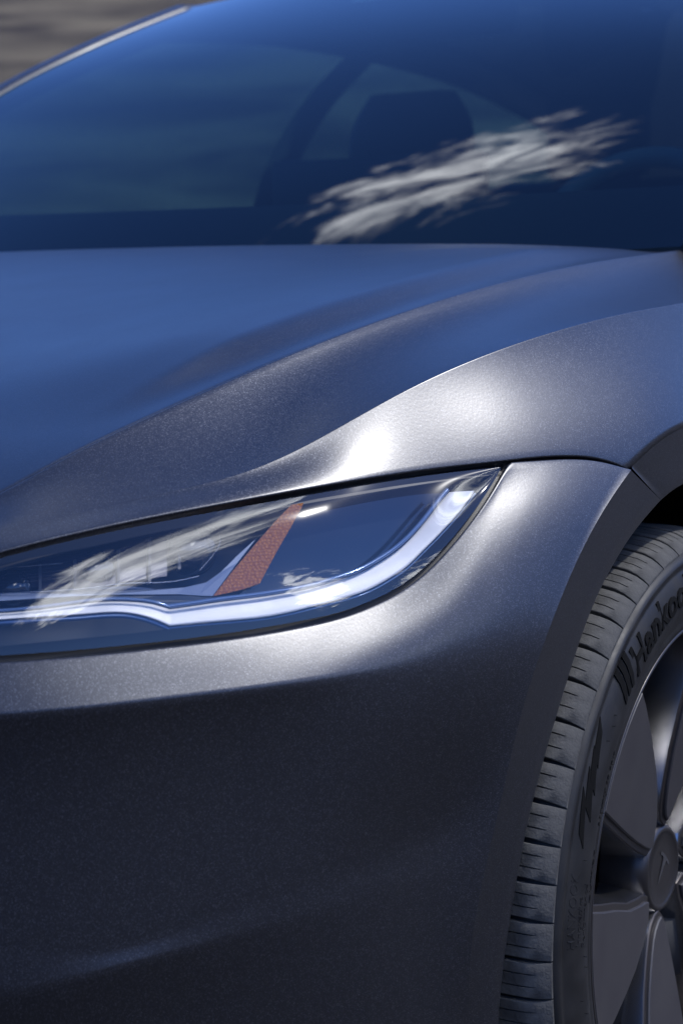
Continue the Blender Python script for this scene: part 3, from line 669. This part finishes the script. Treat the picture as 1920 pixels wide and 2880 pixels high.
text_on_tyre('235/45R18 98Y', 'tyre_lettering', .2640, 24.5, .0075, M_TYRE, .0008, 0, 1.0)
# winged emblem before the word: three swept bars
def arc_poly(name, pts, material, lift=.0012):
    b = bmesh.new(); vs = [b.verts.new(pol(r, a, sidewall_x(r)+lift)) for r, a in pts]; f = b.faces.new(vs); bmesh.ops.recalc_face_normals(b, faces=[f])
    bmesh.ops.triangulate(b, faces=[f]); ex = bmesh.ops.extrude_edge_only(b, edges=[e for e in b.edges if e.is_boundary])
    for v in ex['geom']:
        if isinstance(v, bmesh.types.BMVert): v.co.x -= lift+.0008
    me = bpy.data.meshes.new(name); b.to_mesh(me); b.free(); me.materials.append(material); o = bpy.data.objects.new(name, me); COL.objects.link(o); o.parent = WHEEL; return o
for k in range(3):
    a = 47.0+k*1.9
    arc_poly('tyre_emblem_bar', [(.3065, a+2.4), (.3070, a+3.7), (.2980, a+3.3), (.2880, a+2.3), (.2815-.001*k, a+1.2), (.2800, a+.2), (.2870, a+.8), (.2980, a+1.9)], M_LETTER)
# dark knurled wedge flashes along the sidewall
for a0, a1, ra, rb in ((22, 29.5, .3000, .2930), (26.5, 33, .2985, .2890), (31, 36.5, .2990, .2900), (35.5, 41.5, .3010, .2930)):
    n = 8; up = [(ra+.004*i/n, a0+(a1-a0)*i/n) for i in range(n+1)]; lo = [(rb+.006*i/n, a0-2.2+(a1-a0)*i/n) for i in range(n, -1, -1)]
    arc_poly('tyre_flash', up+lo, M_LETTER, .0007)
# small moulded vent nubs
def nub(a, r):
    p = np.array(pol(r, a, sidewall_x(r))); return tube([p+np.array([-.0005, 0, 0]), p+np.array([.0012, 0, 0]), p+np.array([.0026, 0, 0])], .0004, 5)
for a, r in ((43.5, .291), (41.6, .289), (38.6, .2905), (36, .270), (30.5, .264), (18, .290), (14, .284), (1.5, .279), (-.5, .277), (-6, .286), (-9, .279), (27, .265)):
    mesh_obj('vent_nub', *nub(a, r), M_TYRE, WHEEL)

# ---- rim and aero cover
M_RIM = mat('dark_grey_wheel_metal', (.055, .05, .049), .38, .7, .3, .2)
M_SPOKE = mat('satin_spoke_metal', (.06, .053, .05), .38, .6)
M_WALL = mat('sunlit_spoke_wall', (.38, .38, .39), .24, 1.)  # paler metal for the spoke flanks, sunlit brightness put into the colour
M_COVER = noise_col(mat('dark_aero_cover', (.075, .07, .074), .46), 22, (.036, .033, .035), (.043, .040, .041))
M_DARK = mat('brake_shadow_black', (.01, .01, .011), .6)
XR = lambda r: np.interp(r, [.0, .05, .24, .25], [.066, .069, .0985, .0985])
lip = [(.085, .2465), (.0985, .2475), (.1005, .2465), (.1000, .2445), (.0955, .2425), (.088, .2400), (.080, .236), (.05, .228), (-.08, .222), (-.10, .24)]
rim = mesh_obj('rim', *lathe(lip, 180), M_RIM, WHEEL)
PA = [(.2405, 28.2), (.2405, 33), (.2405, 38), (.2405, 43), (.2405, 48), (.2405, 53), (.2405, 57.6), (.215, 59.2), (.183, 61.), (.158, 62.2), (.124, 64.6), (.100, 65.2), (.087, 65.1), (.070, 64), (.060, 61.), (.050, 53), (.0455, 44.8), (.050, 36.5), (.075, 31.5), (.110, 29.2), (.152, 28.4), (.200, 28.2)]
PBm = [(.2405, 7.6), (.2405, 3), (.2405, -2), (.2405, -7), (.2405, -12), (.2405, -17), (.2405, -22), (.222, -24), (.198, -26.2), (.157, -29.6), (.122, -33.4), (.092, -36.2), (.075, -37), (.064, -36.6), (.054, -33), (.0475, -25.4), (.056, -18), (.074, -11.5), (.11, -4), (.158, 2.9), (.2, 5.6)]
def poly_plate(name, pts, x_off, thick, material, rot, grow=0., wall=None, parent=None):
    P = np.array([(-r*math.cos(R(a)), r*math.sin(R(a))) for r, a in pts]); area = np.cross(P, np.roll(P, -1, 0)).sum()/2
    if area < 0: P = P[::-1]
    def off(g):
        t = np.roll(P, -1, 0)-np.roll(P, 1, 0); t /= np.linalg.norm(t, axis=1, keepdims=True); return P+np.c_[t[:, 1], -t[:, 0]]*g
    loops = []
    b_ = .0012
    for g, dx in ([(grow-b_, 0), (grow, -b_)]+(wall or [(grow, -thick)])):
        Q = off(g); rr = np.minimum(np.hypot(Q[:, 0], Q[:, 1]), .2425); an = np.arctan2(Q[:, 1], Q[:, 0])
        loops.append([(float(XR(r))+x_off+dx, r*math.cos(w), r*math.sin(w)) for r, w in zip(rr, an)])
    b = bmesh.new(); L_ = [[b.verts.new(p) for p in l] for l in loops]
    f = b.faces.new(L_[0]); bmesh.ops.triangulate(b, faces=[f])
    n = len(P)
    walls = wall is not None
    for A, B in zip(L_[:-1], L_[1:]):
        for i in range(n): f = b.faces.new((A[i], A[(i+1) % n], B[(i+1) % n], B[i])); f.material_index = 1 if walls and A is not L_[0] else 0
    bmesh.ops.recalc_face_normals(b, faces=b.faces)
    if np.dot(b.faces[0].normal, (1, 0, 0)) < 0: pass
    me = bpy.data.meshes.new(name); b.to_mesh(me); b.free(); me.materials.append(material)
    if walls: me.materials.append(M_WALL)
    me.polygons.foreach_set('use_smooth', [True]*len(me.polygons)); me.set_sharp_from_angle(angle=R(30))
    o = bpy.data.objects.new(name, me); COL.objects.link(o); o.parent = parent or WHEEL; o.rotation_euler = (-R(rot), 0, 0)
    return o
c_a = poly_plate('cover_petal', PA, .0, .004, M_COVER, 0); c_b = poly_plate('cover_petal', PBm, .0, .004, M_COVER, 0)
s_a = poly_plate('spoke', PA, -.0035, .03, M_SPOKE, 0, .0065, [(.0075, -.006), (.0105, -.026), (.0125, -.050)]); s_b = poly_plate('spoke', PBm, -.0035, .03, M_SPOKE, 0, .0065, [(.0075, -.006), (.0105, -.026), (.0125, -.050)])
for rot in (120, 240):
    for s in (c_a, c_b, s_a, s_b):
        d = s.copy(); COL.objects.link(d); d.parent = WHEEL; d.rotation_euler = (-R(rot), 0, 0)
# thin frame edge round each petal reads brown-grey
hub = [(.02, .050), (.050, .047), (.061, .0435), (.0650, .0400), (.0656, .0380), (.0648, .0360), (.0636, .0345), (.0634, .02), (.0634, .0008)]
mesh_obj('hub_cap', *lathe(hub, 64), M_RIM, WHEEL)
TT = [(-.013, .012), (-.006, .0135), (0, .014), (.006, .0135), (.013, .012), (.012, .0095), (.0055, .0108), (.0035, .0085), (.0005, -.016), (-.0005, -.016), (-.0035, .0085), (-.0055, .0108), (-.012, .0095)]
b = bmesh.new(); vv = [b.verts.new((.0642, -y, z)) for y, z in TT]; f = b.faces.new(vv); bmesh.ops.recalc_face_normals(b, faces=[f]); 
if f.normal.x < 0: f.normal_flip()
bmesh.ops.triangulate(b, faces=[f]); me = bpy.data.meshes.new('hub_emblem'); b.to_mesh(me); b.free(); me.materials.append(mat('silver_emblem', (.4, .4, .42), .25, 1)); o = bpy.data.objects.new('hub_emblem', me); COL.objects.link(o); o.parent = WHEEL; o.rotation_euler = (R(-40), 0, 0)
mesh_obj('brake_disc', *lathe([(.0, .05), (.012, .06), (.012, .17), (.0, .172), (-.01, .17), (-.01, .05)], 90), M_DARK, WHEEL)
mesh_obj('barrel_shade_disc', *lathe([(-.03, .222), (-.03, .001)], 60), M_DARK, WHEEL)  # black disc closing the barrel, shade behind the openings put into its colour
for k in range(3):                                             # caliper-side inner ribs seen through the windows
    pass
# wheel-arch liner
ln = [(.842, .398), (.80, .404), (.60, .40), (.55, .36), (.55, .05)]
vs, fs = [], []; nA = 60
for i in range(nA+1):
    a = R(-32+246*i/nA)
    for x, r in ln: vs.append((x, AY-r*math.cos(a), AZ+r*math.sin(a)))
k = len(ln)
for i in range(nA):
    for j in range(k-1): fs.append((i*k+j, i*k+j+1, (i+1)*k+j+1, (i+1)*k+j))
LINER = mesh_obj('wheel_arch_liner', vs, fs, M_LINER, CAR)

# ------------------------------------------------------------------ greenhouse
SIDE = spl([(.735, 1.22, .935), (.70, 1.35, 1.03), (.67, 1.48, 1.115), (.635, 1.65, 1.215), (.605, 1.765, 1.27), (.582, 1.875, 1.315), (.552, 2.05, 1.378)], 60)
CEN = spl([(0, 1.10, .92), (0, 1.25, 1.02), (0, 1.45, 1.14), (0, 1.65, 1.245), (0, 1.87, 1.338), (0, 2.05, 1.405)], 60)
def wind_rows(a0, a1, n=41, off=0.):
    out = []
    for s, c in zip(SIDE, CEN):
        a = np.linspace(a0, a1, n); q = np.abs(a)**2.2
        out.append(np.c_[s[0]*a, c[1]+(s[1]-c[1])*q, c[2]+(s[2]-c[2])*q-off])
    return out
WIND = grid_obj('windscreen', wind_rows(-.985, .985), M_WIND, CAR)
# black print at the foot and down the sides of the glass
M_FRIT = mat('black_ceramic_frit', (.006, .007, .009), .3)
fr = wind_rows(-.985, .985, 41, .004)
grid_obj('frit_band', fr[:9], M_FRIT, CAR)
# roof, pillars, doors, tail: the rest of the shell
M_ROOF = mat('tinted_roof_glass', (.008, .010, .014), .04, spec=.8)
def roof():
    st = [(2.05, 1.405, .552, 1.378), (2.4, 1.436, .555, 1.40), (2.8, 1.440, .55, 1.395), (3.2, 1.41, .535, 1.36), (3.6, 1.33, .51, 1.27), (4.0, 1.20, .50, 1.14), (4.35, 1.08, .52, 1.02)]
    S = spl(st, 50); rows = []
    for y, zc, xs, zs in S:
        a = np.linspace(-1, 1, 31); rows.append(np.c_[xs*a, np.full(31, y), zc+(zs-zc)*np.abs(a)**2.2])
    return grid_obj('roof_glass', rows, M_ROOF, CAR)
roof()
def a_pillar():
    st = np.vstack([SIDE, spl([(.552, 2.05, 1.378), (.555, 2.4, 1.40), (.55, 2.8, 1.395), (.535, 3.2, 1.36), (.51, 3.6, 1.27), (.50, 4.0, 1.14)], 50)[1:]])
    rows = []
    for w, dz in ((-.014, -.004), (-.011, .005), (-.003, .007), (.012, .008), (.03, .002), (.044, -.012), (.054, -.04), (.05, -.055)): rows.append(st+np.c_[np.full(len(st), w), np.zeros(len(st)), np.full(len(st), dz)])
    return grid_obj('roof_rail', rows, PAINT, CAR, True)
RAIL = a_pillar()
def side_body():
    ys = np.linspace(1.455, 4.62, 60); rows = []
    prof_ = [(0, .93), (.05, .925), (.105, .90), (.135, .85), (.15, .78), (.157, .65), (.155, .5), (.145, .35), (.13, .22)]
    for dx, z in prof_:
        xb = np.interp(ys, [1.455, 2.2, 3.2, 4.0, 4.5, 4.62], [.742, .765, .77, .74, .64, .55]); rows.append(np.c_[xb+dx, ys, z+np.interp(ys, [1.4, 3, 4.6], [0, .04, .08])*(z/.93)**2])
    return grid_obj('side_body', rows, PAINT, CAR, True)
SIDEB = side_body()
def side_glass():
    ys = np.linspace(1.38, 4.0, 50); lo = np.c_[np.interp(ys, [1.38, 2.2, 3.2, 4.0], [.735, .765, .77, .74]), ys, np.interp(ys, [1.38, 3, 4.6], [.935, .975, 1.0])]
    st = np.vstack([SIDE, spl([(.552, 2.05, 1.378), (.555, 2.4, 1.40), (.55, 2.8, 1.395), (.535, 3.2, 1.36), (.51, 3.6, 1.27), (.50, 4.0, 1.14)], 50)[1:]]); hi = np.array([np.interp(ys, st[:, 1], st[:, j]) for j in range(3)]).T+np.array([.045, 0, -.03])
    return grid_obj('side_window', [lo+(hi-lo)*s+np.array([1, 0, 0])*.03*math.sin(math.pi*s) for s in np.linspace(0, 1, 8)], M_SIDEGLASS, CAR, True)
SG = side_glass()
M_TRIM = mat('dark_interior_trim', (.02, .02, .022), .8); M_SEAT = mat('black_seat_upholstery', (.018, .018, .02), .6); M_GREY = mat('grey_headliner', (.16, .17, .17), .9)
def pillar_b():
    p = [(.78, 2.62, .96), (.76, 2.66, 1.1), (.68, 2.74, 1.28), (.60, 2.80, 1.375)]; S = spl(p, 12); return grid_obj('door_pillar', [S+np.array([0, -.06, 0]), S+np.array([-.015, 0, 0]), S+np.array([0, .06, 0])], M_GREY, CAR)
PB_ = pillar_b()
# cowl tray, dashboard, wheel, seats
grid_obj('cowl_tray', [np.c_[np.linspace(-.72, .72, 31), y+.16*np.abs(np.linspace(-1, 1, 31))**2.4, np.full(31, z)] for y, z in ((1.12, .905), (1.16, .912), (1.20, .925), (1.24, .95))], M_FRIT, CAR, True)
grid_obj('dashboard', [np.c_[np.linspace(-.70, .70, 31), y+.10*np.abs(np.linspace(-1, 1, 31))**2.4, np.full(31, z)] for y, z in ((1.20, .915), (1.45, .945), (1.65, .955), (1.78, .945), (1.80, .90), (1.79, .60))], M_TRIM, CAR, True)
bevel(mesh_obj('centre_screen', *box_mesh(0, 1.78, .975, .38, .015, .22), M_FRIT, CAR), .004)
aa = np.linspace(0, 2*math.pi, 40, endpoint=False)
tilt = R(24)
sw = [(.37+.175*math.cos(t), 1.92+.165*math.sin(t)*math.sin(tilt), .925+.165*math.sin(t)*math.cos(tilt)) for t in aa]
SW = mesh_obj('steering_wheel', *tube(sw, .016, 8, True), mat('sunlit_leather', (.22, .27, .27), .5), CAR)  # sunlit teal tone put into the rim's leather colour
bevel(mesh_obj('wheel_boss', *box_mesh(.37, 1.93, .915, .15, .05, .12), M_TRIM, SW), .02)
bevel(mesh_obj('wheel_spoke', *box_mesh(.37, 1.925, .92, .33, .02, .04), M_TRIM, SW), .006)
def seat(x, y):
    back = [(x, y+.0, .55, .25, .05), (x, y+.06, .75, .27, .06), (x, y+.13, .95, .24, .055), (x, y+.18, 1.06, .17, .045)]
    rows = []
    S = spl(back, 16)
    for q in S:
        t = np.linspace(0, 2*math.pi, 25); rows.append(np.c_[q[0]+q[3]*np.sign(np.cos(t))*np.abs(np.cos(t))**.6, q[1]+q[4]*np.sign(np.sin(t))*np.abs(np.sin(t))**.7, np.full(25, q[2])])
    rows = [rows[0]*0+rows[0].mean(0)]+rows+[rows[-1]*0+rows[-1].mean(0)]
    s = grid_obj('seat', rows, M_SEAT, CAR)
    hr = spl([(x, y+.18, 1.075, .09, .04), (x, y+.19, 1.11, .125, .05), (x, y+.20, 1.19, .125, .05), (x, y+.205, 1.25, .09, .035)], 14); rows = []
    for q in hr:
        t = np.linspace(0, 2*math.pi, 25); rows.append(np.c_[q[0]+q[3]*np.sign(np.cos(t))*np.abs(np.cos(t))**.6, q[1]+q[4]*np.sign(np.sin(t))*np.abs(np.sin(t))**.7, np.full(25, q[2])])
    rows = [rows[0]*0+rows[0].mean(0)]+rows+[rows[-1]*0+rows[-1].mean(0)]
    grid_obj('headrest', rows, M_SEAT, s)
    c = bevel(mesh_obj('seat_cushion', *box_mesh(x, y-.25, .5, .5, .5, .16), M_SEAT, s), .05)
seat(.37, 2.35); seat(-.37, 2.35)
bevel(mesh_obj('rear_bench', *box_mesh(0, 3.4, .8, 1.25, .25, .6), M_SEAT, CAR), .06)
for hx_ in (-.36, -.02, .34): bevel(mesh_obj('rear_headrest', *box_mesh(hx_, 3.42, 1.2, .24, .1, .2), M_SEAT, CAR), .035)
bevel(mesh_obj('mirror_housing', *box_mesh(0, 2.0, 1.32, .26, .05, .08), M_FRIT, CAR), .02)
cv = [r[12:29] for r in wind_rows(-.5, .5, 41, .009)[50:58]]; grid_obj('camera_cover', cv, mat('pale_camera_shroud', (.42, .45, .5), .6), CAR)
mesh_obj('floor_pan', *box_mesh(0, 2.6, .24, 1.7, 4.0, .06), M_TRIM, CAR)
mesh_obj('engine_bay', *box_mesh(0, .78, .45, 1.08, 1.1, .38), M_LINER, CAR)

pz = CAM_P+ray(800, 683)*((1.185-CAM_P[1])/ray(800, 683)[1])
mesh_obj('washer_nozzle', *tube([pz+np.array([0, .01, -.02]), pz+np.array([0, 0, -.006]), pz+np.array([0, -.004, .001]), pz+np.array([0, -.005, .003])], .006, 10), mat('glossy_nozzle', (.3, .3, .32), .15, 1), CAR)
for xa, xb in ((-.05, -.62), (.60, .06)):
    mesh_obj('wiper_blade', *tube([(xa+(xb-xa)*t, 1.19+.14*abs((xa+(xb-xa)*t)/.7)**2.4, .950-.006*abs(2*t-1)) for t in np.linspace(0, 1, 14)], .006, 8), M_FRIT, CAR)

# ---- the car's other side
for o in (FEND, HEAD, SEAL, LINER, RAIL, SIDEB, SG, PB_): mirror_obj(o, CAR)
w2 = empty('wheel', (-AX, AY, AZ), CAR); w2.scale = (-1, 1, 1)
for ch in list(WHEEL.children):
    if ch.name.startswith(('tyre_', 'vent', 'hub_emblem')): continue
    d = ch.copy(); COL.objects.link(d); d.parent = w2
bpy.context.view_layer.update()
